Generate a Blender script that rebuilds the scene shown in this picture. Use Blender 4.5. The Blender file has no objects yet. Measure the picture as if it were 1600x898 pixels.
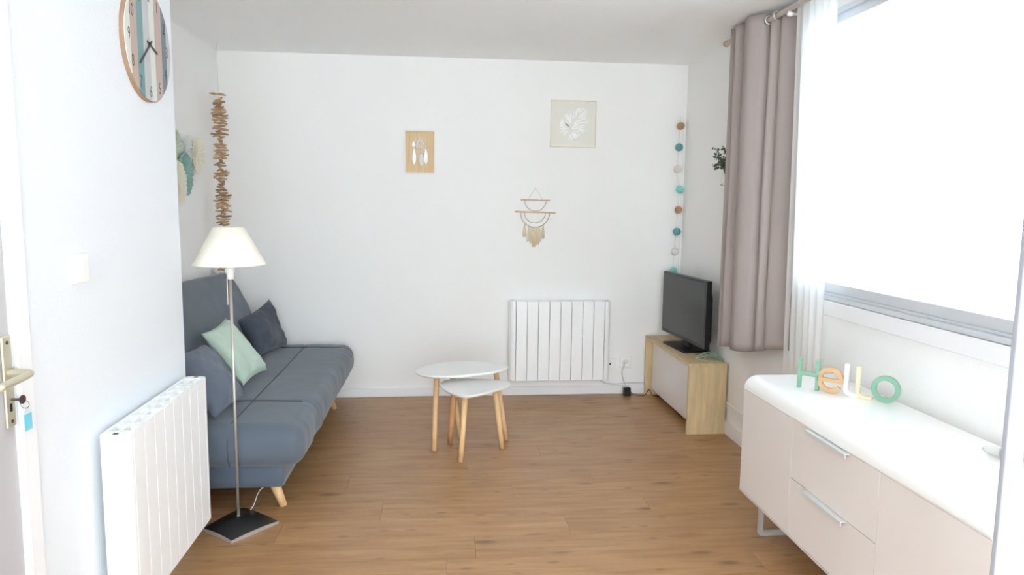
import bpy, bmesh, math, random
from mathutils import Vector, Matrix, noise
C = bpy.context.scene.collection
SC = bpy.context.scene
PI = math.pi
rnd = random.Random(7)

# ------------------------------------------------------------------ camera
CH = 1.4513
def cam_rows(pi, ya, ro):
    fw = Vector((math.sin(ya)*math.cos(pi), math.cos(ya)*math.cos(pi), -math.sin(pi)))
    r = Vector((math.cos(ya), -math.sin(ya), 0)); d = fw.cross(r)
    return math.cos(ro)*r+math.sin(ro)*d, -math.sin(ro)*r+math.cos(ro)*d, fw
r_, d_, f_ = cam_rows(math.radians(6.7042), math.radians(5.5935), math.radians(-0.6849))
cam = bpy.data.objects.new('camera', bpy.data.cameras.new('camera')); C.objects.link(cam)
cam.data.sensor_width = 36; cam.data.sensor_fit = 'HORIZONTAL'; cam.data.lens = 36*1112.4/1600
cam.data.clip_start = 0.02; cam.data.clip_end = 200
m = Matrix.Identity(4)
for i in range(3):
    m[i][0] = r_[i]; m[i][1] = -d_[i]; m[i][2] = -f_[i]
m.translation = (0, 0, CH)
cam.matrix_world = m
SC.camera = cam

# ------------------------------------------------------------------ light
W = bpy.data.worlds.new('world'); SC.world = W; W.use_nodes = True
bg = W.node_tree.nodes['Background']
bg.inputs[0].default_value = (0.83, 0.925, 1.0, 1); bg.inputs[1].default_value = 7.0
def portal(name, loc, rot, sx, sy):
    l = bpy.data.lights.new(name, 'AREA'); l.shape = 'RECTANGLE'; l.size = sx; l.size_y = sy
    l.cycles.is_portal = True
    o = bpy.data.objects.new(name, l); C.objects.link(o); o.location = loc; o.rotation_euler = rot
    return o
SC.view_settings.view_transform = 'Standard'; SC.view_settings.look = 'None'
SC.view_settings.gamma = 1; SC.view_settings.use_curve_mapping = False
SC.view_settings.exposure = 0.96
SC.cycles.max_bounces = 12; SC.cycles.diffuse_bounces = 8; SC.cycles.transparent_max_bounces = 12
SC.cycles.sample_clamp_indirect = 10; SC.cycles.caustics_reflective = False; SC.cycles.caustics_refractive = False
# room
XL, XR, XP = -1.572, 1.814, -1.068       # left wall, right (window) wall, near partition
YB, YE, YK = 5.289, 3.03, -2.4           # far wall, partition end, wall behind the camera
H = 2.487
WY0, WY1, WZ0, WZ1 = 1.90, 3.80, 1.02, 2.36   # window opening
portal('window_portal', (XR+0.2, (WY0+WY1)/2, (WZ0+WZ1)/2), (0, PI/2, 0), WZ1-WZ0, WY1-WY0)
GY0, GY1, GZ1 = -1.0, 1.6, 2.44                # unseen glazed doorway added behind the camera for fill light (x range)
portal('rear_fill_portal', ((GY0+GY1)/2, YK-0.2, GZ1/2), (-PI/2, 0, 0), GY1-GY0, GZ1)

# ------------------------------------------------------------------ materials
def lin(c): return tuple((v/12.92 if v <= .04045 else ((v+.055)/1.055)**2.4) for v in c)
def rgb(r, g, b): return lin((r/255, g/255, b/255))+(1,)
def mat(name, col, rough=.5, metal=0, bump=0, bscale=200, var=0, vscale=8, stretch=(1,1,1), spec=None, sheen=0, trans=0, objrand=0):
    M = bpy.data.materials.new(name); M.use_nodes = True; nt = M.node_tree; N = nt.nodes; L = nt.links
    b = N['Principled BSDF']; b.inputs['Base Color'].default_value = col
    b.inputs['Roughness'].default_value = rough; b.inputs['Metallic'].default_value = metal
    if spec is not None: b.inputs['Specular IOR Level'].default_value = spec
    if sheen: b.inputs['Sheen Weight'].default_value = sheen
    if trans: b.inputs['Transmission Weight'].default_value = trans
    tc = N.new('ShaderNodeTexCoord'); mp = N.new('ShaderNodeMapping'); mp.inputs['Scale'].default_value = stretch
    L.new(tc.outputs['Object'], mp.inputs['Vector'])
    vec = mp.outputs['Vector']
    if objrand:
        oi = N.new('ShaderNodeObjectInfo'); vm = N.new('ShaderNodeVectorMath'); vm.operation = 'SCALE'
        cx = N.new('ShaderNodeCombineXYZ')
        for k in range(3): L.new(oi.outputs['Random'], cx.inputs[k])
        L.new(cx.outputs[0], vm.inputs[0]); vm.inputs['Scale'].default_value = 37
        va = N.new('ShaderNodeVectorMath'); L.new(vec, va.inputs[0]); L.new(vm.outputs[0], va.inputs[1]); vec = va.outputs[0]
    if var:
        n = N.new('ShaderNodeTexNoise'); n.inputs['Scale'].default_value = vscale; n.inputs['Detail'].default_value = 5
        L.new(vec, n.inputs['Vector'])
        cr = N.new('ShaderNodeValToRGB'); cr.color_ramp.elements[0].position = .3; cr.color_ramp.elements[1].position = .7
        cr.color_ramp.elements[0].color = tuple(c*(1-var) for c in col[:3])+(1,)
        cr.color_ramp.elements[1].color = tuple(min(1, c*(1+var)) for c in col[:3])+(1,)
        L.new(n.outputs['Fac'], cr.inputs[0]); out = cr.outputs[0]
        if objrand:
            hs = N.new('ShaderNodeHueSaturation'); mr = N.new('ShaderNodeMapRange')
            mr.inputs['To Min'].default_value = 1-objrand; mr.inputs['To Max'].default_value = 1+objrand
            L.new(oi.outputs['Random'], mr.inputs['Value']); L.new(mr.outputs[0], hs.inputs['Value']); L.new(out, hs.inputs['Color']); out = hs.outputs[0]
        L.new(out, b.inputs['Base Color'])
    if bump:
        n2 = N.new('ShaderNodeTexNoise'); n2.inputs['Scale'].default_value = bscale; n2.inputs['Detail'].default_value = 3
        L.new(vec, n2.inputs['Vector']); bp = N.new('ShaderNodeBump'); bp.inputs['Strength'].default_value = bump; bp.inputs['Distance'].default_value = .002
        L.new(n2.outputs['Fac'], bp.inputs['Height']); L.new(bp.outputs[0], b.inputs['Normal'])
    return M
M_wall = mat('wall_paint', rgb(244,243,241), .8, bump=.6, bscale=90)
M_ceil = mat('ceiling_paint', rgb(251,252,252), .9, bump=1.0, bscale=120)
M_trim = mat('trim_paint', rgb(240,240,241), .45)
M_door = mat('door_paint', rgb(190,187,189), .5)
M_rad = mat('radiator_enamel', rgb(249,249,249), .35)
M_raddark = mat('radiator_recess_shade', rgb(70,68,66), .6)
M_white = mat('white_lacquer', rgb(244,243,240), .35)
M_gloss = mat('white_gloss', rgb(247,246,243), .16)
M_front = mat('sideboard_front', rgb(236,230,227), .28)
M_table = mat('table_white', rgb(240,241,238), .4)
M_chrome = mat('chrome', rgb(214,217,218), .3, .55)
M_handle = mat('pale_metal', rgb(226,229,229), .35, .25)
M_steel = mat('brushed_steel', rgb(205,198,190), .35, .6, bump=.1, bscale=300)
M_alu = mat('aluminium', rgb(214,217,222), .4, .25)
M_brass = mat('satin_brass', rgb(208,202,178), .35, .5)
M_key = mat('key_metal', rgb(120,110,105), .35, 1)
M_black = mat('black_plastic', rgb(22,22,24), .35)
M_screen = mat('screen_glass', rgb(34,34,37), .25)
M_lampbase = mat('lamp_base_top', rgb(105,102,100), .3, .9, bump=.1, bscale=60)
M_oak = mat('light_oak', rgb(213,190,148), .5, var=.16, vscale=5, stretch=(6,6,.7), bump=.15, bscale=60)
M_oaktop = mat('light_oak_top', rgb(208,184,142), .5, var=.16, vscale=5, stretch=(6,.7,6), bump=.15, bscale=60)
M_beech = mat('beech', rgb(226,186,138), .45, var=.13, vscale=4, stretch=(20,20,1.5))
M_beech2 = mat('beech_orange', rgb(212,158,108), .45, var=.15, vscale=4, stretch=(20,20,1.5))
M_pvwood = mat('picture_plywood', rgb(220,192,150), .6, var=.1, vscale=6, stretch=(25,25,1.2))
M_drift = mat('driftwood', rgb(176,144,110), .8, var=.3, vscale=30, bump=.5, bscale=150, objrand=.3)
M_sofa = mat('sofa_cotton', rgb(92,102,115), .9, bump=.25, bscale=500, var=.05, vscale=3, sheen=.25)
M_sofa2 = mat('sofa_skirt_cotton', rgb(88,99,115), .9, bump=.25, bscale=500, var=.04, vscale=3, sheen=.25)
M_pipe = mat('sofa_piping', rgb(74,83,94), .9)
M_navy = mat('navy_cotton', rgb(72,78,90), .9, bump=.25, bscale=500, var=.05, vscale=4, sheen=.2)
M_slate = mat('slate_cotton', rgb(98,108,124), .9, bump=.25, bscale=500, var=.04, vscale=4, sheen=.2)
M_mint = mat('mint_cotton', rgb(196,216,200), .9, bump=.3, bscale=300, var=.05, vscale=5, sheen=.2)
M_curt = mat('taupe_cotton', rgb(171,160,156), .9, bump=.2, bscale=500, var=.03, vscale=3, stretch=(1,1,.4))
M_shade = mat('cream_shade', rgb(246,240,226), .8, bump=.1, bscale=400)
M_cream = mat('cream', rgb(238,232,218), .7)
M_cord = mat('cord_white', rgb(215,215,216), .6)
M_string = mat('string', rgb(212,205,190), .9)
M_macra = mat('macrame_cotton', rgb(236,220,192), .9)
M_ring = mat('grey_ring', rgb(196,186,176), .6, 0)
M_stick = mat('macrame_stick', rgb(224,190,158), .6)
M_teal = mat('teal', rgb(98,160,165), .8, bump=.5, bscale=200)
M_aqua = mat('aqua', rgb(130,212,198), .8, bump=.5, bscale=200)
M_tan = mat('tan_cotton', rgb(178,140,108), .85, bump=.5, bscale=200)
M_ivory = mat('ivory', rgb(232,224,214), .85, bump=.5, bscale=200)
M_lgreen = mat('letter_green', rgb(128,172,146), .5)
M_lwood = mat('letter_wood', rgb(205,166,124), .55, var=.06, vscale=10)
M_lcream = mat('letter_cream', rgb(222,208,176), .5)
M_lwhite = mat('letter_white', rgb(228,225,216), .5)
M_clockrim = mat('clock_rim', rgb(165,135,110), .6, var=.1, vscale=10)
M_ink = mat('dark_ink', rgb(70,62,58), .6)
M_hand = mat('clock_hand', rgb(60,55,54), .5)
M_tag = mat('blue_tag', rgb(120,205,228), .4)
M_tagp = mat('clear_tag', rgb(215,225,232), .3)
M_leafg = mat('leaf_green', rgb(62,78,52), .6, var=.3, vscale=30)
M_wire = mat('mint_wire', rgb(180,205,185), .5, .3)
M_mirror = mat('mirror_white', rgb(250,251,252), .25, 0)
M_hole = mat('socket_hole', rgb(30,28,28), .8)
M_fg = mat('fan_green', rgb(196,208,186), .6)
M_ft = mat('fan_teal', rgb(140,178,170), .6)
M_fc = mat('fan_cream', rgb(234,229,212), .65)
M_fw = mat('fan_white', rgb(222,223,220), .6)
M_slab = mat('floor_joint', rgb(92,66,46), .9)

# glass for windows: transparent with a fresnel gloss
M_glass = bpy.data.materials.new('window_glass'); M_glass.use_nodes = True
nt = M_glass.node_tree; nt.nodes.clear()
o_ = nt.nodes.new('ShaderNodeOutputMaterial'); mx = nt.nodes.new('ShaderNodeMixShader'); tr = nt.nodes.new('ShaderNodeBsdfTransparent')
gl = nt.nodes.new('ShaderNodeBsdfGlossy'); gl.inputs['Roughness'].default_value = .02; lw = nt.nodes.new('ShaderNodeLayerWeight'); pw_ = nt.nodes.new('ShaderNodeMath'); pw_.operation = 'POWER'; pw_.inputs[1].default_value = 5; nt.links.new(lw.outputs['Facing'], pw_.inputs[0]); fr = nt.nodes.new('ShaderNodeMath'); fr.operation = 'MULTIPLY_ADD'; fr.inputs[1].default_value = .8; fr.inputs[2].default_value = .04; nt.links.new(pw_.outputs[0], fr.inputs[0])
tr.inputs[0].default_value = (.97,.98,.98,1)
nt.links.new(fr.outputs[0], mx.inputs[0]); nt.links.new(tr.outputs[0], mx.inputs[1]); nt.links.new(gl.outputs[0], mx.inputs[2]); nt.links.new(mx.outputs[0], o_.inputs[0])
M_dimglass = M_glass.copy(); M_dimglass.name = 'dimmed_window_glass'; [n for n in M_dimglass.node_tree.nodes if n.type == 'BSDF_TRANSPARENT'][0].inputs[0].default_value = (.54,.565,.585,1)  # pane darkened on purpose to cut the daylight from this side
M_dish = mat('clear_glass', (1,1,1,1), .03, trans=1)

# sheer: diffuse + translucent + transparent
M_sheer = bpy.data.materials.new('sheer_voile'); M_sheer.use_nodes = True
nt = M_sheer.node_tree; nt.nodes.clear()
o_ = nt.nodes.new('ShaderNodeOutputMaterial'); df = nt.nodes.new('ShaderNodeBsdfDiffuse'); tl = nt.nodes.new('ShaderNodeBsdfTranslucent'); tp = nt.nodes.new('ShaderNodeBsdfTransparent')
for s in (df, tl): s.inputs[0].default_value = (.96,.955,.94,1)
m1 = nt.nodes.new('ShaderNodeMixShader'); m1.inputs[0].default_value = .5; m2 = nt.nodes.new('ShaderNodeMixShader'); m2.inputs[0].default_value = .04
nt.links.new(df.outputs[0], m1.inputs[1]); nt.links.new(tl.outputs[0], m1.inputs[2]); nt.links.new(m1.outputs[0], m2.inputs[1]); nt.links.new(tp.outputs[0], m2.inputs[2]); nt.links.new(m2.outputs[0], o_.inputs[0])

# shade cloth lets a little light through
def floor_material():
    M = bpy.data.materials.new('laminate'); M.use_nodes = True; nt = M.node_tree; N = nt.nodes; L = nt.links
    b = N['Principled BSDF']; b.inputs['Roughness'].default_value = .36; b.inputs['Specular IOR Level'].default_value = .45
    tc = N.new('ShaderNodeTexCoord'); oi = N.new('ShaderNodeObjectInfo')
    cx = N.new('ShaderNodeCombineXYZ')
    for k in range(3): L.new(oi.outputs['Random'], cx.inputs[k])
    sc = N.new('ShaderNodeVectorMath'); sc.operation = 'SCALE'; sc.inputs['Scale'].default_value = 53; L.new(cx.outputs[0], sc.inputs[0])
    ad = N.new('ShaderNodeVectorMath'); L.new(tc.outputs['Object'], ad.inputs[0]); L.new(sc.outputs[0], ad.inputs[1])
    def nz(scale, stretch, detail=5, dist=0):
        mp = N.new('ShaderNodeMapping'); mp.inputs['Scale'].default_value = stretch; L.new(ad.outputs[0], mp.inputs['Vector'])
        n = N.new('ShaderNodeTexNoise'); n.inputs['Scale'].default_value = scale; n.inputs['Detail'].default_value = detail; n.inputs['Distortion'].default_value = dist
        L.new(mp.outputs[0], n.inputs['Vector']); return n.outputs['Fac']
    g1 = nz(3, (1, 9, 1), 6, .6)
    cr = N.new('ShaderNodeValToRGB'); e = cr.color_ramp.elements
    e[0].position = .25; e[0].color = rgb(157,116,78); e[1].position = .75; e[1].color = rgb(188,148,106)
    x = cr.color_ramp.elements.new(.5); x.color = rgb(174,134,93)
    L.new(g1, cr.inputs[0])
    g2 = nz(40, (1, 12, 1), 4)
    r2 = N.new('ShaderNodeValToRGB'); r2.color_ramp.elements[0].position = .35; r2.color_ramp.elements[0].color = (.91,.89,.87,1); r2.color_ramp.elements[1].position = .6; r2.color_ramp.elements[1].color = (1,1,1,1)
    L.new(g2, r2.inputs[0])
    mu = N.new('ShaderNodeMixRGB'); mu.blend_type = 'MULTIPLY'; mu.inputs[0].default_value = 1; L.new(cr.outputs[0], mu.inputs[1]); L.new(r2.outputs[0], mu.inputs[2])
    # knots: sparse elongated voronoi spots
    def knots(sx, sy, r0, r1, keep, dark):
        mp = N.new('ShaderNodeMapping'); mp.inputs['Scale'].default_value = (sx, sy, .01); L.new(ad.outputs[0], mp.inputs['Vector'])
        v = N.new('ShaderNodeTexVoronoi'); v.inputs['Scale'].default_value = 1; L.new(mp.outputs[0], v.inputs['Vector'])
        dn = N.new('ShaderNodeMath'); dn.operation = 'MULTIPLY_ADD'; L.new(g2, dn.inputs[0]); dn.inputs[1].default_value = .10; L.new(v.outputs['Distance'], dn.inputs[2])
        sp = N.new('ShaderNodeSeparateColor'); L.new(v.outputs['Color'], sp.inputs[0])
        gt = N.new('ShaderNodeMath'); gt.operation = 'GREATER_THAN'; gt.inputs[1].default_value = keep; L.new(sp.outputs[0], gt.inputs[0])
        ad2 = N.new('ShaderNodeMath'); ad2.operation = 'ADD'; L.new(dn.outputs[0], ad2.inputs[0]); L.new(gt.outputs[0], ad2.inputs[1])
        r = N.new('ShaderNodeMapRange'); r.interpolation_type = 'SMOOTHSTEP'; r.inputs['From Min'].default_value = r0; r.inputs['From Max'].default_value = r1; r.inputs['To Min'].default_value = dark; r.inputs['To Max'].default_value = 1
        L.new(ad2.outputs[0], r.inputs['Value']); return r.outputs[0]
    mu3 = mu
    for kk in (knots(2.6, 8, .08, .26, .75, .50), knots(6, 17, .08, .28, .7, .62)):
        m_ = N.new('ShaderNodeMixRGB'); m_.blend_type = 'MULTIPLY'; m_.inputs[0].default_value = 1
        L.new(mu3.outputs[0], m_.inputs[1]); L.new(kk, m_.inputs[2]); mu3 = m_
    hs = N.new('ShaderNodeHueSaturation'); mr = N.new('ShaderNodeMapRange'); mr.inputs['To Min'].default_value = .96; mr.inputs['To Max'].default_value = 1.03
    L.new(oi.outputs['Random'], mr.inputs['Value']); L.new(mr.outputs[0], hs.inputs['Value']); L.new(mu3.outputs[0], hs.inputs['Color'])
    L.new(hs.outputs[0], b.inputs['Base Color'])
    bp = N.new('ShaderNodeBump'); bp.inputs['Strength'].default_value = .12; bp.inputs['Distance'].default_value = .001
    L.new(g2, bp.inputs['Height']); L.new(bp.outputs[0], b.inputs['Normal'])
    return M
M_floor = floor_material()

# ------------------------------------------------------------------ helpers
def obj(name, bm, material, parent=None, smooth=False, bevel=0, seg=2, loc=None, sub=0):
    me = bpy.data.meshes.new(name); bmesh.ops.recalc_face_normals(bm, faces=bm.faces[:]); bm.to_mesh(me); bm.free()
    if material: me.materials.append(material)
    if smooth:
        for p in me.polygons: p.use_smooth = True
    o = bpy.data.objects.new(name, me); C.objects.link(o)
    if parent: o.parent = parent
    if loc: o.location = loc
    if bevel:
        b = o.modifiers.new('bevel', 'BEVEL'); b.width = bevel; b.segments = seg; b.limit_method = 'ANGLE'; b.angle_limit = math.radians(40)
        for p in me.polygons: p.use_smooth = True
        b.harden_normals = True
    if sub:
        s = o.modifiers.new('sub', 'SUBSURF'); s.levels = sub; s.render_levels = sub
    return o
def thing(name, label, cat, loc=(0,0,0), rotz=0, group=None):
    o = bpy.data.objects.new(name, None); C.objects.link(o); o.empty_display_size = .05
    o.location = loc; o.rotation_euler = (0,0,rotz); o['label'] = label; o['category'] = cat
    if group: o['group'] = group
    return o
def tag(o, label, cat, group=None):
    o['label'] = label; o['category'] = cat
    if group: o['group'] = group
    return o
def struct(o, label=None, cat=None):
    o['kind'] = 'structure'
    if label: o['label'] = label
    if cat: o['category'] = cat
    return o
def box(bm, x0, x1, y0, y1, z0, z1, M=None):
    vs = [bm.verts.new((x, y, z)) for z in (z0, z1) for x, y in ((x0,y0),(x1,y0),(x1,y1),(x0,y1))]
    if M: 
        for v in vs: v.co = M @ v.co
    for f in ((3,2,1,0),(4,5,6,7),(0,1,5,4),(1,2,6,5),(2,3,7,6),(3,0,4,7)): bm.faces.new([vs[i] for i in f])
    return vs
def bxo(name, material, parent, *a, bevel=0, seg=2):
    bm = bmesh.new(); box(bm, *a); return obj(name, bm, material, parent, bevel=bevel, seg=seg)
def frame_of(d):
    d = d.normalized(); u = d.cross(Vector((0,0,1)))
    if u.length < 1e-3: u = d.cross(Vector((0,1,0)))
    u.normalize(); return u, d.cross(u).normalized()
def tube(bm, pts, r, n=10, close=False, cap=True):
    pts = [Vector(p) for p in pts]; rs = r if isinstance(r, (list, tuple)) else [r]*len(pts)
    rings = []; K = len(pts); u = None
    for i, p in enumerate(pts):
        if close: d = pts[(i+1) % K]-pts[i-1]
        else: d = pts[min(i+1, K-1)]-pts[max(i-1, 0)]
        d.normalize()
        if u is None: u, v = frame_of(d)
        else:
            u = (u-d*u.dot(d))
            if u.length < 1e-6: u, v = frame_of(d)
            u.normalize(); v = d.cross(u).normalized()
        rings.append([bm.verts.new(p+(u*math.cos(2*PI*k/n)+v*math.sin(2*PI*k/n))*rs[i]) for k in range(n)])
    for i in range(K if close else K-1):
        a, b = rings[i], rings[(i+1) % K]
        for k in range(n): bm.faces.new([a[k], a[(k+1) % n], b[(k+1) % n], b[k]])
    if cap and not close:
        bm.faces.new(rings[0][::-1]); bm.faces.new(rings[-1])
def smoothpath(pts, k=6):
    pts = [Vector(p) for p in pts]; out = []
    for i in range(len(pts)-1):
        p0 = pts[max(i-1,0)]; p1 = pts[i]; p2 = pts[i+1]; p3 = pts[min(i+2, len(pts)-1)]
        for j in range(k):
            t = j/k
            out.append(.5*((2*p1)+(p2-p0)*t+(2*p0-5*p1+4*p2-p3)*t*t+(3*p1-p0-3*p2+p3)*t**3))
    out.append(pts[-1]); return out
def lathe(bm, prof, n=32, cx=0, cy=0, cap=False):
    rings = []
    for r, z in prof:
        rings.append([bm.verts.new((cx+r*math.cos(2*PI*k/n), cy+r*math.sin(2*PI*k/n), z)) for k in range(n)] if r > 1e-6 else [bm.verts.new((cx, cy, z))])
    for a, b in zip(rings, rings[1:]):
        for k in range(n):
            q = (k+1) % n
            if len(a) == 1 and len(b) == 1: continue
            if len(a) == 1: bm.faces.new([a[0], b[k], b[q]])
            elif len(b) == 1: bm.faces.new([a[k], a[q], b[0]])
            else: bm.faces.new([a[k], a[q], b[q], b[k]])
def prism(bm, pts, d0, d1, axis='z', M=None):
    """extrude closed polygon; axis = extrusion axis. pts are the two other coordinates in order"""
    def mk(a, b, c):
        v = {'z': (a,b,c), 'y': (a,c,b), 'x': (c,a,b)}[axis]
        v = Vector(v); return bm.verts.new(M @ v if M else v)
    A = [mk(a,b,d0) for a,b in pts]; B = [mk(a,b,d1) for a,b in pts]; n = len(pts)
    for i in range(n): bm.faces.new([A[i], A[(i+1) % n], B[(i+1) % n], B[i]])
    bm.faces.new(A[::-1]); bm.faces.new(B)
def rbox(bm, lo, hi, r, step=.03, fn=None):
    """rounded box made of a dense grid; fn deforms every vertex"""
    lo = Vector(lo); hi = Vector(hi); c = (lo+hi)/2; h = (hi-lo)/2; n = [max(3, int(2*h[k]/step)) for k in range(3)]
    cache = {}
    def par(t, hh):    # grid in [-hh, hh], denser near the rounded rims
        return hh*math.sin(t*PI/2)*.25+hh*t*.75
    def V(i, j, k):
        key = (i, j, k)
        if key not in cache:
            p = Vector([par(2*q/n[a]-1, h[a]) for a, q in enumerate(key)])
            inner = Vector([max(-(h[a]-r), min(h[a]-r, p[a])) for a in range(3)])
            d = p-inner
            if d.length > 1e-9: p = inner+d.normalized()*r
            p = p+c
            if fn: p = fn(p)
            cache[key] = bm.verts.new(p)
        return cache[key]
    for a, b, cc in ((0,1,2),(1,2,0),(2,0,1)):
        for side in (0, n[cc]):
            for i in range(n[a]):
                for j in range(n[b]):
                    def key(ii, jj):
                        k = [0,0,0]; k[a] = ii; k[b] = jj; k[cc] = side; return V(*k)
                    bm.faces.new([key(i,j), key(i+1,j), key(i+1,j+1), key(i,j+1)])
def cyl_between(bm, a, b, r0, r1=None, n=14): tube(bm, [a, b], [r0, r1 if r1 is not None else r0], n)

# ------------------------------------------------------------------ structure
fl = struct(bxo('floor', M_slab, None, XL-.1, XR+.1, YK-.1, YB+.1, -.12, -.008))
pw, plen = .192, 1.285
pmesh = {}
def plank_mesh(L):
    L = round(L, 3)
    if L not in pmesh:
        bm = bmesh.new(); g = .0005; e = .0006
        # chamfered plank
        lo = [(g,g),(L-g,g),(L-g,pw-g),(g,pw-g)]; hi = [(g+e,g+e),(L-g-e,g+e),(L-g-e,pw-g-e),(g+e,pw-g-e)]
        A = [bm.verts.new((x,y,-.009)) for x,y in lo]; B = [bm.verts.new((x,y,-e)) for x,y in lo]; D = [bm.verts.new((x,y,0)) for x,y in hi]
        for P, Q in ((A,B),(B,D)):
            for i in range(4): bm.faces.new([P[i],P[(i+1)%4],Q[(i+1)%4],Q[i]])
        bm.faces.new(D); bm.faces.new(A[::-1])
        me = bpy.data.meshes.new('plank'); bm.to_mesh(me); bm.free(); me.materials.append(M_floor); pmesh[L] = me
    return pmesh[L]
y = YB-.012; row = 0
while y > YK:
    x0 = XL if y > YE-.1 else XP
    if y > YE-pw: x0 = XL
    x = x0-[.0, .43, .86, .2, .64][row % 5]
    while x < XR:
        a = max(x, x0); b = min(x+plen, XR)
        if b-a > .02:
            o = bpy.data.objects.new('plank', plank_mesh(b-a)); C.objects.link(o); o.parent = fl; o.location = (a, y-pw, 0)
        x += plen
    y -= pw; row += 1

struct(bxo('ceiling', M_ceil, None, XL-.2, XR+.3, YK-.2, YB+.2, H, H+.15))
struct(bxo('wall_far', M_wall, None, XL-.15, XR+.3, YB, YB+.15, -.12, H))
struct(bxo('wall_left', M_wall, None, XL-.15, XL, YK-.2, YB, -.12, H))
bm = bmesh.new()
T = .28
box(bm, XR, XR+T, YK-.2, WY0, -.12, H); box(bm, XR, XR+T, WY1, YB, -.12, H)
box(bm, XR, XR+T, WY0, WY1, -.12, WZ0); box(bm, XR, XR+T, WY0, WY1, WZ1, H)
struct(obj('wall_right', bm, M_wall))
bm = bmesh.new()
box(bm, XL, GY0, YK-.15, YK, -.12, H); box(bm, GY1, XR, YK-.15, YK, -.12, H); box(bm, GY0, GY1, YK-.15, YK, GZ1, H)
struct(obj('wall_behind', bm, M_wall))
DY0, DY1, DZ = 1.03, 1.855, 2.04
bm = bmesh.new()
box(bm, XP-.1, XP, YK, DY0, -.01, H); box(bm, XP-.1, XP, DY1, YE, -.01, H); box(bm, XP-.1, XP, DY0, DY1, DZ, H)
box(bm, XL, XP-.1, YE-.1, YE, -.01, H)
struct(obj('wall_near_left', bm, mat('near_wall_daylight_tone', rgb(233,237,241), .8, bump=.6, bscale=90), bevel=.004))  # same wall, daylight tone put into a cooler, darker colour
struct(bxo('baseboard_far', M_trim, None, XL, XR, YB-.012, YB, 0, .068, bevel=.003))
struct(bxo('baseboard_right', M_trim, None, XR-.012, XR, YK, YB-.012, 0, .09, bevel=.003))
# painted cable ducting along the lower window wall
struct(bxo('trim_1', M_trim, None, XR-.007, XR, 1.2, YB-.012, .165, .205, bevel=.002))
# door architrave
bm = bmesh.new()
box(bm, XP, XP+.012, DY1+.003, DY1+.062, 0, DZ+.06); box(bm, XP, XP+.012, DY0-.062, DY0-.003, 0, DZ+.06); box(bm, XP, XP+.012, DY0-.003, DY1+.003, DZ+.003, DZ+.06)
struct(obj('trim_2', bm, M_trim, bevel=.003))
d = thing('door_1', 'grey painted flush door with satin metal handle at the left edge', 'door', (XP-.02, 1.45, 0))
d['kind'] = 'structure'; del d['label']; del d['category']
def inside(o, root):
    o.parent = root; o.matrix_parent_inverse = Matrix.Translation(root.location).inverted()
def pt(name, bm, material, root, **k):   # part whose mesh is in world coordinates
    o = obj(name, bm, material, None, **k); inside(o, root); return o
bm = bmesh.new(); box(bm, XP-.045, XP-.004, DY0+.004, DY1-.004, .006, DZ-.004)
pt('door_leaf', bm, M_door, d, bevel=.002)
px = XP-.004
bm = bmesh.new(); box(bm, px, px+.007, 1.812-.0, 1.848, .885, 1.115); pl = pt('handle_plate', bm, M_brass, d, bevel=.003)
bm = bmesh.new()
tube(bm, smoothpath([(px+.004, 1.832, 1.022), (px+.035, 1.832, 1.022), (px+.056, 1.828, 1.022), (px+.060, 1.80, 1.020), (px+.058, 1.70, 1.016)]), .0095, 12)
lathe_bm = bm
pt('door_handle', bm, M_brass, d, smooth=True)
for z in (1.098, .90):
    bm = bmesh.new(); cyl_between(bm, (px+.006, 1.83, z), (px+.009, 1.83, z), .0045); pt('screw', bm, M_key, d)
bm = bmesh.new(); box(bm, px+.0065, px+.0078, 1.825, 1.834, .925, .945); pt('keyhole', bm, M_hole, d)
# key with blue tag
k = thing('door_key', 'key with a light blue tag hanging from the lock of the grey door', 'key', (px+.01, 1.83, .95))
bm = bmesh.new(); cyl_between(bm, (px+.009, 1.83, .955), (px+.034, 1.83, .955), .0035)
bb = []
for i in range(14): bb.append((1.83+.013*math.cos(2*PI*i/14), .955+.011*math.sin(2*PI*i/14)))
prism(bm, bb, px+.033, px+.036, 'x'); pt('key_bow', bm, M_key, k)
bm = bmesh.new(); tube(bm, [(px+.035+.010*math.cos(a), 1.838, .940+.010*math.sin(a)) for a in [2*PI*i/16 for i in range(16)]], .0008, 6, close=True); pt('key_ring', bm, M_key, k)
bm = bmesh.new(); prism(bm, [(1.820,.872),(1.858,.872),(1.858,.918),(1.848,.930),(1.830,.930),(1.820,.918)], px+.034, px+.039, 'x'); tg = pt('key_tag', bm, M_tagp, k, bevel=.001)
bm = bmesh.new(); box(bm, px+.0392, px+.0398, 1.823, 1.855, .875, .916); pt('tag_paper', bm, M_tag, k)

# ------------------------------------------------------------------ window
w = thing('window_1', '', 'window', (XR+.03, (WY0+WY1)/2, WZ0)); w['kind'] = 'structure'; del w['label']; del w['category']
fx0, fx1 = XR-.012, XR+.05
bm = bmesh.new(); box(bm, fx0, fx1, WY0, WY1, WZ0, WZ0+.022); box(bm, fx0+.012, fx1, WY0, WY1, WZ0+.022, WZ0+.034); box(bm, fx0+.02, fx1, WY0, WY1, WZ0+.034, WZ0+.078)
pt('frame_rail', bm, M_alu, w, bevel=.002)
bm = bmesh.new(); box(bm, fx0, fx1, WY0, WY1, WZ1-.022, WZ1); box(bm, fx0+.02, fx1, WY0, WY1, WZ1-.062, WZ1-.022)
pt('frame_rail', bm, M_alu, w, bevel=.002)
for a, b in ((WY0, WY0+.05), (WY1-.05, WY1)):
    bm = bmesh.new(); box(bm, fx0, fx1, a, b, WZ0+.078, WZ1-.062); pt('frame_stile', bm, M_alu, w, bevel=.002)
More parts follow.
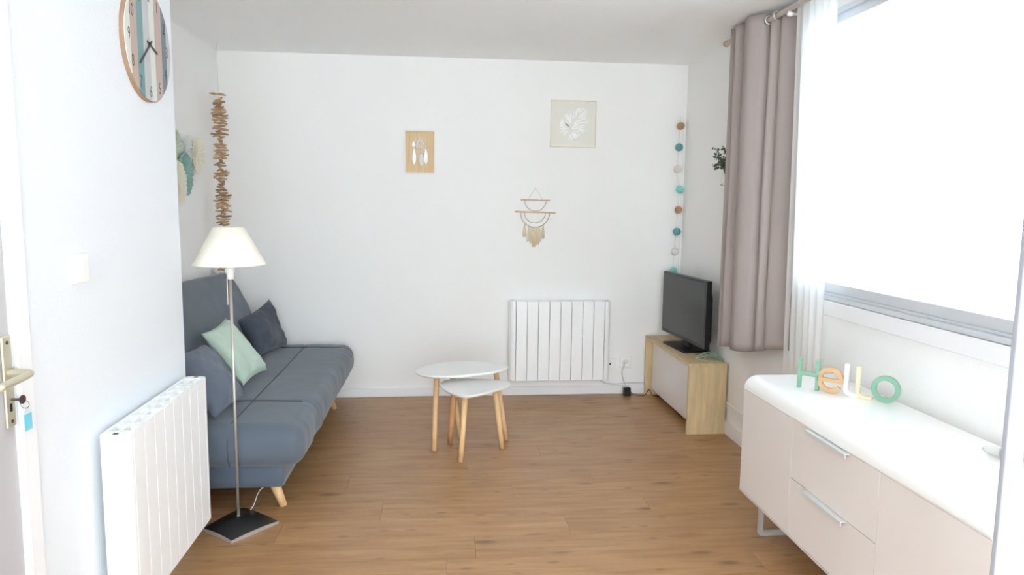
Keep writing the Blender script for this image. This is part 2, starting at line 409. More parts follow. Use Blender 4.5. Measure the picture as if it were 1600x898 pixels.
bm = bmesh.new(); box(bm, XR+.024, XR+.028, WY0+.05, WY1-.05, WZ0+.078, WZ1-.062); pt('pane', bm, M_dimglass, w)
bm = bmesh.new(); box(bm, XR-.022, XR+.0, WY0-.05, WY1+.05, WZ0-.072, WZ0-.002); struct(obj('trim_3', bm, M_trim, bevel=.006))
# added glazed doorway, lets extra daylight onto the far wall from behind the camera
w = thing('added_fill_window', '', 'window', (0, YK-.06, 0)); w['kind'] = 'structure'; del w['label']; del w['category']
for a, b in ((GY0, GY0+.06), (GY1-.06, GY1), (-.03, .03)):
    bm = bmesh.new(); box(bm, a, b, YK-.09, YK-.03, 0, GZ1); pt('frame_stile', bm, M_trim, w)
bm = bmesh.new(); box(bm, GY0+.06, GY1-.06, YK-.062, YK-.058, 0, GZ1); pt('pane', bm, M_glass, w)

# ------------------------------------------------------------------ radiators
def radiator(label, loc, rotz):
    """local: x = along wall (0..0.765), -y = out from the wall, z up from its bottom"""
    t = thing('electric_radiator', label, 'radiator', loc, rotz)
    Wd, Hh, D0, D1 = .765, .60, .022, .108
    n = 10; p = .0835; e = (Wd-8*p)/2
    xs = [0]+[e+i*p for i in range(9)]+[Wd]
    bm = bmesh.new(); box(bm, .03, Wd-.03, -.058, -.054, .03, Hh-.05)
    obj('gap_shade', bm, M_raddark, t)  # dark sheet standing in for the shade between elements
    for i in range(n):
        a, b = xs[i], xs[i+1]; g = .0022
        bm = bmesh.new()
        if i in (0, n-1):
            s = 1 if i == 0 else -1
            X = lambda v: (v if i == 0 else Wd-v)
            prof = [(e-g, -D1), (.030, -D1), (.014, -D1+.006), (.004, -D1+.018), (0, -D1+.036), (0, -D0-.018), (.006, -D0-.006), (.02, -D0), (e-g, -D0)]
            prism(bm, [(X(u), v) for u, v in prof], 0, Hh, 'z')
            o = obj('end_element', bm, M_rad, t, bevel=.003)
            bm = bmesh.new(); box(bm, X(.022)-.007, X(.022)+.007, -.075, -.06, Hh-.001, Hh+.0006); obj('vent_slot', bm, M_raddark, o)
        else:
            a += .0020; b -= .0020
            box(bm, a, b, -D1, -D1+.012, 0, Hh); box(bm, a, b, -.069, -.060, 0, Hh-.002); box(bm, a, b, -D0-.010, -D0, 0, Hh)
            box(bm, a+.008, a+.016, -D1+.012, -D0-.010, 0, Hh-.003); box(bm, b-.010, b, -D1+.012, -D0-.010, 0, Hh-.003)
            box(bm, a+.016, b-.010, -D1+.012, -D0-.010, Hh-.055, Hh-.05)
            obj('element', bm, M_rad, t, bevel=.001, seg=1)
    for xx in (.16, Wd-.19):
        bm = bmesh.new(); box(bm, xx, xx+.03, -D0, 0, .08, Hh-.08); obj('wall_bracket', bm, M_trim, t)
    return t
radiator('white electric panel radiator low on the far wall between nest tables and TV stand', (.493, YB-.0, .135), 0)
radiator('large white electric radiator in the left foreground under the wall clock', (XP, 2.205, .135), PI/2)
# note: +90deg turns local -y into world +x
# radiator cable on far wall
bm = bmesh.new(); tube(bm, smoothpath([(1.19, YB-.05, .137), (1.21, YB-.03, .11), (1.25, YB-.016, .085), (1.33, YB-.014, .078), (1.44, YB-.014, .086), (1.53, YB-.014, .086), (1.60, YB-.014, .086)]), .0042, 8)
tag(obj('radiator_cable', bm, M_cord, smooth=True), 'grey cable running from under the far radiator along the baseboard', 'cable')
bm = bmesh.new(); tube(bm, smoothpath([(1.395, YB-.015, .235), (1.378, YB-.03, .205), (1.375, YB-.03, .16), (1.39, YB-.02, .11), (1.405, YB-.02, .075)]), .0045, 8)
tag(obj('socket_cable', bm, M_cord, smooth=True), 'short white cord hanging from the power socket to the black adapter', 'cable')
# sockets
def plate(name, label, cat, cx, cz, wd, kind):
    t = thing(name, label, cat, (cx, YB, cz))
    bm = bmesh.new(); box(bm, -wd/2, wd/2, -.012, 0, -wd/2, wd/2); obj('cover_plate', bm, M_white, t, bevel=.004)
    bm = bmesh.new(); lathe(bm, [(0, .0125), (.026, .0125), (.027, .0145), (.029, .0145), (.030, .012)], 24)
    o = obj('insert', bm, M_white, t, smooth=True); o.rotation_euler = (PI/2, 0, 0)
    if kind == 'tv':
        bm = bmesh.new(); lathe(bm, [(0,.016),(.006,.016),(.007,.012)], 16); o = obj('jack', bm, M_hole, t); o.rotation_euler = (PI/2,0,0)
    else:
        for dx in (-.0095, .0095):
            bm = bmesh.new(); lathe(bm, [(0,.0135),(.003,.0135),(.003,.012)], 12); o = obj('socket_hole', bm, M_hole, t); o.rotation_euler = (PI/2,0,0); o.location = (dx,0,-.002)
        bm = bmesh.new(); cyl_between(bm, (0,-.012,.009), (0,-.026,.009), .0025); obj('earth_pin', bm, M_chrome, t)
    return t
plate('aerial_socket', 'square white aerial socket with black jack beside the far radiator', 'socket', 1.283, .236, .082, 'tv')
plate('power_socket', 'white power socket with earth pin left of the TV stand', 'socket', 1.405, .245, .088, 'power')
t = thing('power_adapter', 'black plug adapter lying on the floor at the far wall', 'adapter', (1.407, 5.225, 0))
bm = bmesh.new(); box(bm, -.027, .027, -.02, .02, 0, .062); obj('body', bm, M_black, t, bevel=.004)
for dx in (-.010, .010):
    bm = bmesh.new(); cyl_between(bm, (dx,0,.062), (dx,0,.082), .0024); obj('prong', bm, M_chrome, t)
bm = bmesh.new(); tube(bm, smoothpath([(.027,0,.03),(.05,-.01,.012),(.10,-.02,.005),(.135,-.03,.012),(.155,-.05,.055),(.165,-.06,.05),(.18,-.07,.02),(.23,-.06,.006),(.29,-.06,.006)]), .0028, 8); obj('adapter_cord', bm, M_black, t, smooth=True)

# ------------------------------------------------------------------ light switch
t = thing('light_switch', 'white light switch with round rocker on the near left wall', 'switch', (XP, 2.203, 1.248))
bm = bmesh.new(); box(bm, 0, .010, -.042, .042, -.044, .044); obj('cover_plate', bm, M_white, t, bevel=.004)
bm = bmesh.new(); prism(bm, [(.012+.019*math.cos(a), .027*math.sin(a)) for a in [2*PI*i/28 for i in range(28)]], .010, .0145, 'x'); obj('rocker', bm, M_white, t, bevel=.0015)

# ------------------------------------------------------------------ wall clock
CR = .203
t = thing('wall_clock', 'round clock with vertical pastel plank stripes high on the left wall', 'clock', (XP, 2.757, 2.005))
def Lc(u, v, x=0): return (x, u, v)      # u to the right in the photo = +y
bm = bmesh.new()
A = [2*PI*i/72 for i in range(72)]
prism(bm, [(CR*math.cos(a), CR*math.sin(a)) for a in A], 0, .014, 'x'); obj('backing_disc', bm, M_clockrim, t)
stripes = [(-CR, -.152, rgb(222,222,214)), (-.152, -.100, rgb(192,170,158)), (-.100, -.050, rgb(122,158,160)), (-.050, .007, rgb(192,192,194)), (.007, .055, rgb(216,218,210)), (.055, .117, rgb(190,170,162)), (.117, .162, rgb(122,134,142)), (.162, CR, rgb(188,187,190))]
for i, (a, b, c) in enumerate(stripes):
    R2 = CR-.004; a = max(a, -R2); b = min(b, R2); top = []; K = 14; g = .0004
    us = [a+g+(b-a-2*g)*k/K for k in range(K+1)]
    pts = [(u, math.sqrt(max(R2*R2-u*u, 0))) for u in us]+[(u, -math.sqrt(max(R2*R2-u*u, 0))) for u in us[::-1]]
    q = [pts[0]]
    for p_ in pts[1:]:
        if (Vector(p_)-Vector(q[-1])).length > 1e-5: q.append(p_)
    if (Vector(q[0])-Vector(q[-1])).length < 1e-5: q.pop()
    bm = bmesh.new(); prism(bm, q, .014, .0165+(.0004 if i % 2 else 0), 'x')
    obj('slat', bm, mat('clock_stripe', c, .65, var=.04, vscale=5, stretch=(4,20,1)), t)
def text_mesh(s, size, extrude):
    cu = bpy.data.curves.new('numeral', 'FONT'); cu.body = s; cu.size = size; cu.extrude = extrude; cu.align_x = 'CENTER'; cu.align_y = 'CENTER'; cu.offset = -.0006*size/.05
    to = bpy.data.objects.new('tmp', cu); C.objects.link(to)
    dg = bpy.context.evaluated_depsgraph_get(); me = bpy.data.meshes.new_from_object(to.evaluated_get(dg)); bpy.data.objects.remove(to); return me
for hnum in range(1, 13):
    a = PI/2-hnum*PI/6; me = text_mesh(str(hnum), .050, .0002); me.materials.clear(); me.materials.append(M_ink)
    o = bpy.data.objects.new('numeral', me); C.objects.link(o); o.parent = t
    o.location = (.0173, .166*math.cos(a), .168*math.sin(a)); o.rotation_euler = (PI/2, 0, PI/2); o.scale = (.85, 1.2, 1)
def hand(ang, ln, wd, x):
    M = Matrix.Translation((x, 0, 0)) @ Matrix.Rotation(-ang, 4, 'X')
    bm = bmesh.new(); box(bm, 0, .0015, -wd/2, wd/2, -.022, ln, M); return obj('clock_hand', bm, M_hand, t)
# positive angle = clockwise seen from the room
hand(math.radians(229), .125, .0065, .021); hand(math.radians(108), .070, .008, .019)
bm = bmesh.new(); lathe(bm, [(0,.024),(.006,.024),(.007,.016)], 16); o = obj('hub', bm, M_hand, t); o.rotation_euler = (0, PI/2, 0)

# ------------------------------------------------------------------ fan / lotus wall decoration on the left wall
t = thing('wall_fan_decoration', 'cluster of cream, teal and green ribbed fan discs on the far left wall', 'wall decoration', (XL, 4.5, 1.65))
def fan(cy, cz, r, x, m, lab, ribs, tilt=0):
    bm = bmesh.new(); n = 72; K = 6; rings = []
    for j in range(K+1):
        ring = []
        for i in range(n):
            a = 2*PI*i/n; rr = r*(j/K)*(1+(.03*math.sin(a*9+cy*7)+.02*math.sin(a*23))*(j/K))
            lift = .02*(j/K)**2+(.004*math.cos(a*ribs)*(j/K))
            ring.append(bm.verts.new((x+lift, cy+rr*math.cos(a)*.96, cz+rr*math.sin(a))))
        rings.append(ring)
    for a_, b_ in zip(rings, rings[1:]):
        for i in range(n): bm.faces.new([a_[i], a_[(i+1)%n], b_[(i+1)%n], b_[i]])
    bmesh.ops.remove_doubles(bm, verts=rings[0], dist=1e-5)
    o = obj('fan_disc', bm, m, t, smooth=False); s = o.modifiers.new('s', 'SOLIDIFY'); s.thickness = .003
    o['label'] = lab
    bm = bmesh.new()
    for i in range(0, ribs):
        a = 2*PI*i/ribs; tube(bm, [(x+.003+.02*q*q+.003, cy+r*q*.94*math.cos(a), cz+r*q*.97*math.sin(a)) for q in (.12, .55, .92)], [.0022,.0018,.0012], 5)
    r_o = obj('ribs', bm, m, o, smooth=True); r_o['kind'] = 'stuff'
    bm = bmesh.new(); tube(bm, [(-.0, cy, cz), (x+.003, cy, cz)], .004, 8); obj('stem', bm, M_ring, o)
fan(.225, .078, .115, .018, M_fc, 'cream ruffled disc', 26)
fan(.055, .100, .085, .012, M_fw, 'white grey disc', 22)
fan(-.055, -.045, .130, .034, M_ft, 'teal disc', 24)
fan(-.19, .09, .115, .026, M_fg, 'pale green disc', 22)
fan(-.225, -.105, .125, .052, M_fc, 'cream ribbed disc in front', 30)

# ------------------------------------------------------------------ driftwood garland
gx, gy = -1.48, 5.0
t = thing('driftwood_garland', 'long hanging garland of stacked driftwood sticks in the left corner', 'garland', (gx, gy, 2.15))
bm = bmesh.new(); tube(bm, [(0,0,H-2.15), (0,0,.02), (.0,0,-1.17)], .0012, 6); obj('string', bm, M_string, t)
sm = []
for k in range(8):
    bm = bmesh.new(); n = 6; L = .09; pts = []; rs = []
    for j in range(5):
        q = j/4-.5; pts.append((q*L, .003*math.sin(j*2.1+k), .003*math.cos(j*1.7+k*2))); rs.append((.006+.0015*math.sin(j*3+k))*(0.55 if j in (0,4) else 1))
    tube(bm, pts, rs, n); me = bpy.data.meshes.new('stick'); bmesh.ops.recalc_face_normals(bm, faces=bm.faces[:]); bm.to_mesh(me); bm.free(); me.materials.append(M_drift); sm.append(me)
def stick(z, ang, sc, tilt, dx=0, dy=0):
    o = bpy.data.objects.new('stick', rnd.choice(sm)); C.objects.link(o); o.parent = t
    o.location = (dx, dy, z); o.rotation_euler = (rnd.uniform(0, 6), tilt, ang); o.scale = (sc*1.25, rnd.uniform(1.2, 2.0), rnd.uniform(1.1, 1.6))
stick(0.0, -.15, 1.0, .10, -.005)
stick(-.035, .9, .6, -.5)
z = -.05
while z > -1.165:
    for q in range(1):
        stick(z, rnd.uniform(-.8, .8) if rnd.random() < .8 else rnd.uniform(1.2, 1.9), rnd.uniform(.72, 1.0), rnd.uniform(-.10, .10), rnd.uniform(-.008, .008), rnd.uniform(-.006, .006))
    z -= rnd.uniform(.0155, .020)

# ------------------------------------------------------------------ pictures
Y0 = YB
t = thing('dreamcatcher_picture', 'small white framed picture of a dreamcatcher on wooden backing', 'picture', (-.166, Y0, 1.815))
hw, hh = .112, .156
bm = bmesh.new()
for a in ((-hw,-hw+.010,-hh,hh),(hw-.010,hw,-hh,hh),(-hw+.010,hw-.010,hh-.010,hh),(-hw+.010,hw-.010,-hh,-hh+.010)): box(bm, a[0],a[1],-.030,-.002,a[2],a[3])
obj('picture_frame', bm, mat('frame_white', rgb(240,236,230), .5), t, bevel=.001)
bm = bmesh.new(); box(bm, -hw+.008, hw-.008, -.010, -.004, -hh+.008, hh-.008); obj('backing', bm, M_pvwood, t)
def ring(parent, cx, cz, r, m, y=-.013, th=.0018, name='hoop', a0=0, a1=2*PI):
    bm = bmesh.new(); n = 32; cl = abs(a1-a0-2*PI) < 1e-4
    tube(bm, [(cx+r*math.cos(a0+(a1-a0)*i/n), y, cz+r*math.sin(a0+(a1-a0)*i/n)) for i in range(n if cl else n+1)], th, 8, close=cl); return obj(name, bm, m, parent, smooth=True)
ring(t, .004, .062, .038, M_fw, th=.0028); ring(t, .004, .062, .022, M_white, th=.0028); ring(t, .002, .060, .010, M_ivory, th=.003)
bm = bmesh.new()
for i in range(8):
    a = i*PI/4; tube(bm, [(.004+.01*math.cos(a), -.013, .062+.01*math.sin(a)), (.004+.038*math.cos(a+.3), -.013, .062+.038*math.sin(a+.3))], .0009, 5)
o = obj('web', bm, M_white, t); o['kind'] = 'stuff'
def feather(parent, cx, cz, w_, h_, m, y=-.014):
    bm = bmesh.new(); pts = []
    for i in range(20):
        a = 2*PI*i/20; zz = math.sin(a); ww = math.cos(a)*(1-.25*zz)
        pts.append((cx+w_/2*ww*(1-abs(zz)**3*.4), cz+h_/2*zz))
    prism(bm, pts, y-.002, y, 'y'); tube(bm, [(cx, y-.003, cz-h_*.5), (cx, y-.003, cz+h_*.62)], .0009, 5); return obj('feather', bm, m, parent)
feather(t, -.040, -.032, .026, .115, M_mirror); feather(t, .044, -.030, .026, .115, M_mirror); feather(t, .013, -.055, .032, .085, M_fw, -.016)
feather(t, -.044, .055, .020, .040, M_mirror)
for cx, cz, r in ((-.008,.005,.008),(.0,-.02,.006),(.022,.0,.007),(.030,.02,.006),(-.022,.022,.006),(-.004,-.035,.006)): ring(t, cx, cz, r, M_fw, th=.0022, name='bead')
for cx, za, zb in ((-.040,.025,.05),(.044,.028,.05),(.013,-.012,.03),(-.008,.01,.03),(.024,.005,.03),(-.022,.02,.04)):
    bm = bmesh.new(); tube(bm, [(cx,-.013,za),(cx*.8,-.013,zb)], .001, 5); obj('thread', bm, M_fw, t)

t = thing('leaf_picture', 'square cream picture with white cut-out monstera leaf high on far wall', 'picture', (.957, Y0, 2.040))
hw = .170
bm = bmesh.new()
for a in ((-hw,-hw+.007,-hw,hw),(hw-.007,hw,-hw,hw),(-hw+.007,hw-.007,hw-.007,hw),(-hw+.007,hw-.007,-hw,-hw+.007)): box(bm, a[0],a[1],-.030,-.002,a[2],a[3])
obj('picture_frame', bm, M_cream, t, bevel=.001)
bm = bmesh.new(); box(bm, -hw+.006, hw-.006, -.012, -.004, -hw+.006, hw-.006); obj('panel', bm, mat('panel_cream', rgb(232,229,219), .7), t)
S = .34/690
def mp_(p): return ((p[0]-450)*S, -(p[1]-437)*S)
strokes = [([(322,300),(330,340),(368,385)],9), ([(350,285),(362,330),(388,395),(405,430)],13), ([(455,235),(415,260),(405,310),(402,370),(415,420)],11),
 ([(415,262),(450,250),(442,300),(436,340),(455,345)],9), ([(455,345),(480,300),(495,250),(520,215),(545,205)],11), ([(545,205),(540,240),(528,275)],9),
 ([(528,275),(575,230),(610,205)],9), ([(640,222),(580,280),(525,335)],10), ([(655,250),(600,300),(540,340)],9), ([(655,290),(610,330),(560,350)],8), ([(525,335),(560,348)],8),
 ([(650,350),(560,375),(480,410),(455,440)],10), ([(665,385),(640,410),(560,415),(500,440),(460,445)],9), ([(520,455),(460,475),(420,505)],10), ([(520,490),(470,505),(425,512)],11),
 ([(620,445),(560,465),(530,480)],9), ([(620,470),(570,490),(535,495)],8), ([(625,530),(575,520),(530,505)],10), ([(600,560),(560,540),(520,520)],8), ([(525,550),(480,545),(430,545)],9), ([(425,575),(470,590),(520,620)],16), ([(440,590),(470,630),(500,640)],14),
 ([(545,610),(530,575)],8), ([(400,600),(395,640),(395,685)],9), ([(410,600),(440,660),(500,675)],10), ([(440,680),(500,678)],9), ([(365,550),(330,570),(308,610)],10), ([(380,480),(350,450),(325,440)],9), ([(345,420),(385,490)],8),
 ([(275,370),(280,400),(300,440)],13), ([(250,400),(260,440),(285,465)],11), ([(245,470),(280,480),(310,490)],10), ([(248,510),(290,515),(330,515)],10), ([(250,550),(290,550),(330,535)],10), ([(320,400),(345,450),(360,480)],9), ([(330,505),(375,520)],7)]
for pts, wd in strokes:
    P = [Vector(mp_(p)) for p in pts]; P3 = smoothpath([(p.x, 0, p.y) for p in P], 5); P2 = [Vector((p.x, p.z)) for p in P3]
    L_, R_ = [], []
    for i, p in enumerate(P2):
        d = (P2[min(i+1,len(P2)-1)]-P2[max(i-1,0)]).normalized(); nn = Vector((-d.y, d.x)); q = i/(len(P2)-1); ww = wd*S*(.55+.45*math.sin(PI*min(1,max(0,q*.8+.1))))
        L_.append(p+nn*ww); R_.append(p-nn*ww)
    bm = bmesh.new(); prism(bm, [tuple(v) for v in L_+R_[::-1]], -.0135, -.0118, 'y'); obj('leaf_sliver', bm, M_mirror, t)

# ------------------------------------------------------------------ macrame
t = thing('macrame_hanging', 'wooden bar and half-ring wall hanging with beige tassels', 'wall hanging', (.684, Y0, 1.391))
def bar(x0, x1, z0, z1, r):
    bm = bmesh.new(); cyl_between(bm, (x0,-.012,z0), (x1,-.012,z1), r, n=10); return obj('rod', bm, M_stick, t, smooth=True)
bar(-.108, .108, .090, .088, .0055); bar(-.152, .152, .003, -.004, .0055)
ring(t, .0, .088, .080, M_ring, th=.0028, name='half_ring', a0=PI, a1=2*PI); ring(t, -.002, -.002, .078, M_ring, th=.0028, name='half_ring', a0=PI, a1=2*PI); ring(t, -.002, -.004, .108, M_ring, th=.0032, name='half_ring', a0=PI, a1=2*PI)
bm = bmesh.new(); tube(bm, [(-.055,-.012,.092),(0,-.004,.178),(.055,-.012,.092)], .0014, 6); obj('hanging_cord', bm, M_string, t)
bm = bmesh.new(); cyl_between(bm, (0,-.008,.178), (0,0,.178), .003); obj('nail', bm, M_chrome, t)
for cx, zt, zb in ((-.078,-.088,-.185),(-.042,-.110,-.222),(-.024,-.112,-.240),(-.006,-.112,-.262),(.012,-.112,-.245),(.030,-.108,-.220),(.060,-.098,-.198)):
    bm = bmesh.new()
    for i in range(13):
        a = rnd.uniform(0, 6.28); q = rnd.uniform(.2, 1); dx, dy = .016*q*math.cos(a), .006*q*math.sin(a)
        zb2 = zb+rnd.uniform(0, .014)
        tube(bm, [(cx+dx*.15,-.013+dy*.3,zt), (cx+dx*.7,-.013+dy,(zt*2+zb2)/3), (cx+dx*1.2+rnd.uniform(-.002,.002),-.013+dy,zb2)], .0021, 5)
    tube(bm, [(cx-.004,-.013,zt-.012),(cx+.004,-.013,zt-.012)], .005, 8)
    obj('tassel', bm, M_macra, t, smooth=True)

# ------------------------------------------------------------------ ball garland
t = thing('ball_garland', 'string of cotton balls in tan, teal, cream and aqua by the far right corner', 'garland', (1.765, YB, 2.35))
balls = [(1.763,2.040,M_tan,'tan'),(1.757,1.885,M_teal,'teal'),(1.752,1.724,M_ivory,'cream'),(1.775,1.573,M_aqua,'aqua'),(1.770,1.420,M_tan,'tan'),(1.765,1.256,M_teal,'teal'),(1.757,1.105,M_ivory,'cream'),(1.748,.958,M_aqua,'aqua')]
sp = [(x-1.765, -.008, z-2.35) for x, z, _, _ in balls]
bm = bmesh.new(); tube(bm, [(sp[0][0]+.004,-.002,-.24)]+[p for s_ in sp for p in ((s_[0]+.004,-.003,s_[2]+.03),(s_[0]+.002,-.003,s_[2]-.03))]+[(sp[-1][0],-.003,sp[-1][2]-.2)], .0012, 6); obj('string', bm, M_string, t)
bm = bmesh.new(); tube(bm, [(.026,-.003,-.24),(.034,-.003,-.7),(.03,-.003,-1.5)], .0010, 6); obj('string', bm, M_cord, t)
bm = bmesh.new(); cyl_between(bm, (0,-.008,-.24), (0,0,-.24), .003); obj('nail', bm, M_chrome, t)
bm = bmesh.new(); bmesh.ops.create_icosphere(bm, subdivisions=3, radius=.029); me = None
for x, z, m_, nm in balls:
    o = obj('cotton_ball', bm.copy(), m_, t, smooth=True); o.location = (x-1.765, -.031, z-2.35); o['label'] = nm+' ball'
bm.free()

# ------------------------------------------------------------------ plant on the right wall, behind the curtain
t = thing('wall_plant', 'small green leafy sprig peeking out beside the taupe curtain', 'plant', (XR, 4.34, 1.60))
bm = bmesh.new()
P0 = Vector((-.05, -.02, .04))
for i in range(16):
    a = rnd.uniform(0, 6.28); tip = P0+Vector((-.03+.045*math.cos(a), .02+.12*math.sin(a)*(1 if i % 2 else .6), .06+rnd.uniform(-.02, .15)))
    tip.x = min(tip.x, -.01)
    path = smoothpath([P0, (P0+tip)/2+Vector((0,0,.03)), tip], 5); tube(bm, path, .0012, 5)
    for q in path[2:]:
        for s in (-1, 1):
            c = q+Vector((rnd.uniform(-.01,.01), s*.012, rnd.uniform(-.008,.008))); u = Vector((rnd.uniform(-.5,.5), s, rnd.uniform(-.6,.6))).normalized()*.013; v = u.cross(Vector((1,.3,.2))).normalized()*.008
            vs = [bm.verts.new(x_) for x_ in (c-u, c-v, c+u, c+v)]
            bm.faces.new(vs)
for v in bm.verts: v.co.x = min(v.co.x, -.004)
o = obj('foliage', bm, M_leafg, t); o['kind'] = 'stuff'
bm = bmesh.new(); lathe(bm, [(0,-.01),(.028,-.01),(.034,.05),(.031,.05),(.026,0),(0,0)], 20, -.05, -.02); obj('pot', bm, M_white, t, smooth=True)
bm = bmesh.new(); tube(bm, smoothpath([(-.002,-.02,.03),(-.03,.03,0),(-.055,.085,-.012),(-.02,.09,-.02),(-.002,.05,-.015)]), .003, 7); obj('wire_holder', bm, M_ring, t, smooth=True)

# ------------------------------------------------------------------ curtain rod, curtains
RZ = 2.432; RX = 1.716
t = thing('curtain_rod', 'white curtain rod with wooden end cap above the window', 'curtain rod', (RX, 4.32, RZ))
bm = bmesh.new(); cyl_between(bm, (0,-.005,0), (0,-3.75,-.014), .0135, n=18); obj('pole', bm, mat('rod_white', rgb(222,214,206), .4), t, smooth=True)
bm = bmesh.new(); lathe(bm, [(0,.008),(.015,.008),(.019,.0),(.019,-.014),(.014,-.016),(0,-.016)], 20); o = obj('finial', bm, mat('finial_wood', rgb(205,165,122), .5), t, smooth=True); o.rotation_euler = (-PI/2, 0, 0); o.location = (0, .012, 0)
for yy in (-.10, -.795, -3.2):
    bm = bmesh.new(); cyl_between(bm, (0,yy,-.028), (XR-RX,yy,-.028), .006); 
    tube(bm, [(0, yy, -.030), (0, yy, -.014)], .009, 10)
    lathe(bm, [(0,-.040),(.012,-.038),(.018,-.030),(.016,-.022),(0,-.020)], 18, .004, yy)
    cyl_between(bm, (XR-RX-.006,yy,-.028), (XR-RX,yy,-.028), .02)
    obj('rod_bracket', bm, M_white, t, smooth=True)

def cloth(name, pts, ztop, zbot, material, thick=.002, rows=30, wob=.006, bottom_spread=1.0, parent=None, lean=0):
    path = smoothpath([(x, y, 0) for y, x in pts], 8); bm = bmesh.new(); grid = []
    xm = sum(p.x for p in path)/len(path)
    for j in range(rows+1):
        q = j/rows; rowv = []
        for i, p in enumerate(path):
            s = i/(len(path)-1); zt = ztop(s); zb = zbot(s)
            f = 1+(bottom_spread-1)*q
            x = xm+(p.x-xm)*f+lean*q+wob*noise.noise(Vector((s*6, q*2.2, 3)))*q
            yv = p.y+wob*1.5*noise.noise(Vector((s*5, q*2, 9)))*q
            rowv.append(bm.verts.new((x, yv, zt+(zb-zt)*q)))
        grid.append(rowv)
    for a, b in zip(grid, grid[1:]):
        for i in range(len(a)-1): bm.faces.new([a[i], a[i+1], b[i+1], b[i]])
    o = obj(name, bm, material, parent, smooth=True)
    if thick:
        s = o.modifiers.new('s', 'SOLIDIFY'); s.thickness = thick; s.offset = 0
    return o
t = thing('taupe_curtain', 'taupe eyelet curtain gathered at the far end of the window', 'curtain', (0,0,0))
cp = [(4.205,1.735),(4.150,1.672),(4.105,1.705),(4.040,1.655),(3.985,1.700),(3.930,1.662),(3.850,1.648),(3.795,1.690),(3.775,1.745),(3.720,1.715),(3.680,1.760),(3.640,1.735),(3.560,1.772),(3.490,1.790),(3.440,1.765),(3.400,1.775)]
cloth('fabric', cp, lambda s: 2.474-.006*s, lambda s: .585+.135*s+.01*math.sin(s*9), M_curt, .003, 40, .012, 1.0, t)
for yy, xx, rz in ((4.128,1.690,.6),(4.02,1.675,-.5),(3.955,1.682,.5),(3.800,1.705,.15),(3.748,1.728,-.6),(3.66,1.748,.4)):
    bm = bmesh.new(); tube(bm, [(.021*math.cos(a), 0, .021*math.sin(a)) for a in [2*PI*i/24 for i in range(24)]], .0035, 8, close=True)
    o = obj('eyelet', bm, M_chrome, t, smooth=True); o.location = (RX, yy, RZ-.002); o.rotation_euler = (0, 0, rz*.4)
sh = [(3.47-.0305*i, 1.738 if i % 2 else 1.727) for i in range(13)]
cs = cloth('sheer_curtain', sh, lambda s: 2.462, lambda s: .12, M_sheer, 0, 30, .010, 1.0, None, .04)
tag(cs, 'white sheer curtain hanging between the taupe curtain and bare window', 'curtain')

# ------------------------------------------------------------------ sofa
SY0, SY1 = 3.22, 5.17
t = thing('sofa_bed', 'slate grey armless sofa bed with tilted back along the left wall', 'sofa', (0,0,0))
seams_y = (3.66, 5.03); seam_x = -.965
def seatfn(p):
    x, y, z = p; top = max(0, min(1, (z-.36)/.04)); front = max(0, min(1, (x+.80)/.08))
    g = 0
    for s in seams_y: g += math.exp(-((y-s)/.012)**2)
    gx_ = math.exp(-((x-seam_x)/.012)**2)
    puff = .010*math.sin(max(0,min(1,(x+1.3)/.66))*PI)
    w_ = .003*noise.noise(Vector((x*5, y*3, 0)))+.002*noise.noise(Vector((x*14, y*9, 4)))
    near = max(0, min(1, (SY0+.08-y)/.08))
    dz = top*(w_+puff-.007*g-.006*gx_)
    dx = front*(.010*noise.noise(Vector((y*6, z*4, 1)))+.005*noise.noise(Vector((y*22, z*5, 7)))-.006*g)
    bel = .02*math.sin(max(0, min(1, (z-.235)/.19))*PI)
    dy = -near*(bel+.006*noise.noise(Vector((x*6, z*9, 2)))-.006*gx_)
    return Vector((x+dx+front*bel*.5, y+dy, z+dz))
bm = bmesh.new(); rbox(bm, (-1.33, SY0, .232), (-.645, SY1, .428), .062, .016, seatfn); obj('seat_mattress', bm, M_sofa, t, smooth=True)
def seatz(x, y): return .428+.010*math.sin(max(0,min(1,(x+1.3)/.66))*PI)
# piping along the seams
def pipe(pts, r=.0022):
    bm = bmesh.new(); tube(bm, pts, r, 6); return obj('piping', bm, M_pipe, t, smooth=True)
pipe([(seam_x, y_, seatz(seam_x, y_)-.0025) for y_ in [SY0+.06+i*(SY1-SY0-.1)/30 for i in range(31)]])
for s in seams_y: pipe([(x_, s, seatz(x_, s)-.0025-(.0 if x_ < -.72 else ((x_+.72)/.075)**2*.045)) for x_ in [-1.28+i*.56/24 for i in range(25)]])
# seam down the near end and around the rounded front corner
pipe(smoothpath([(seam_x, SY0+.055, seatz(seam_x,0)-.006), (seam_x, SY0+.012, .405), (seam_x+.002, SY0-.018, .36), (seam_x+.003, SY0-.020, .30), (seam_x+.002, SY0-.002, .25)]))
pipe(smoothpath([(-.683, SY0+.006, .385), (-.673, SY0-.004, .36), (-.670, SY0-.006, .33), (-.673, SY0-.002, .30), (-.69, SY0+.01, .26)]), .002)
# skirt / base box
def skfn(p):
    x, y, z = p; return Vector((x+.003*noise.noise(Vector((y*4, z*8, 0))), y+.003*noise.noise(Vector((x*4, z*8, 5))), z))
bm = bmesh.new(); rbox(bm, (-1.40, SY0+.045, .128), (-.735, SY1-.02, .245), .012, .03, skfn); obj('base_box', bm, M_sofa2, t, smooth=True)
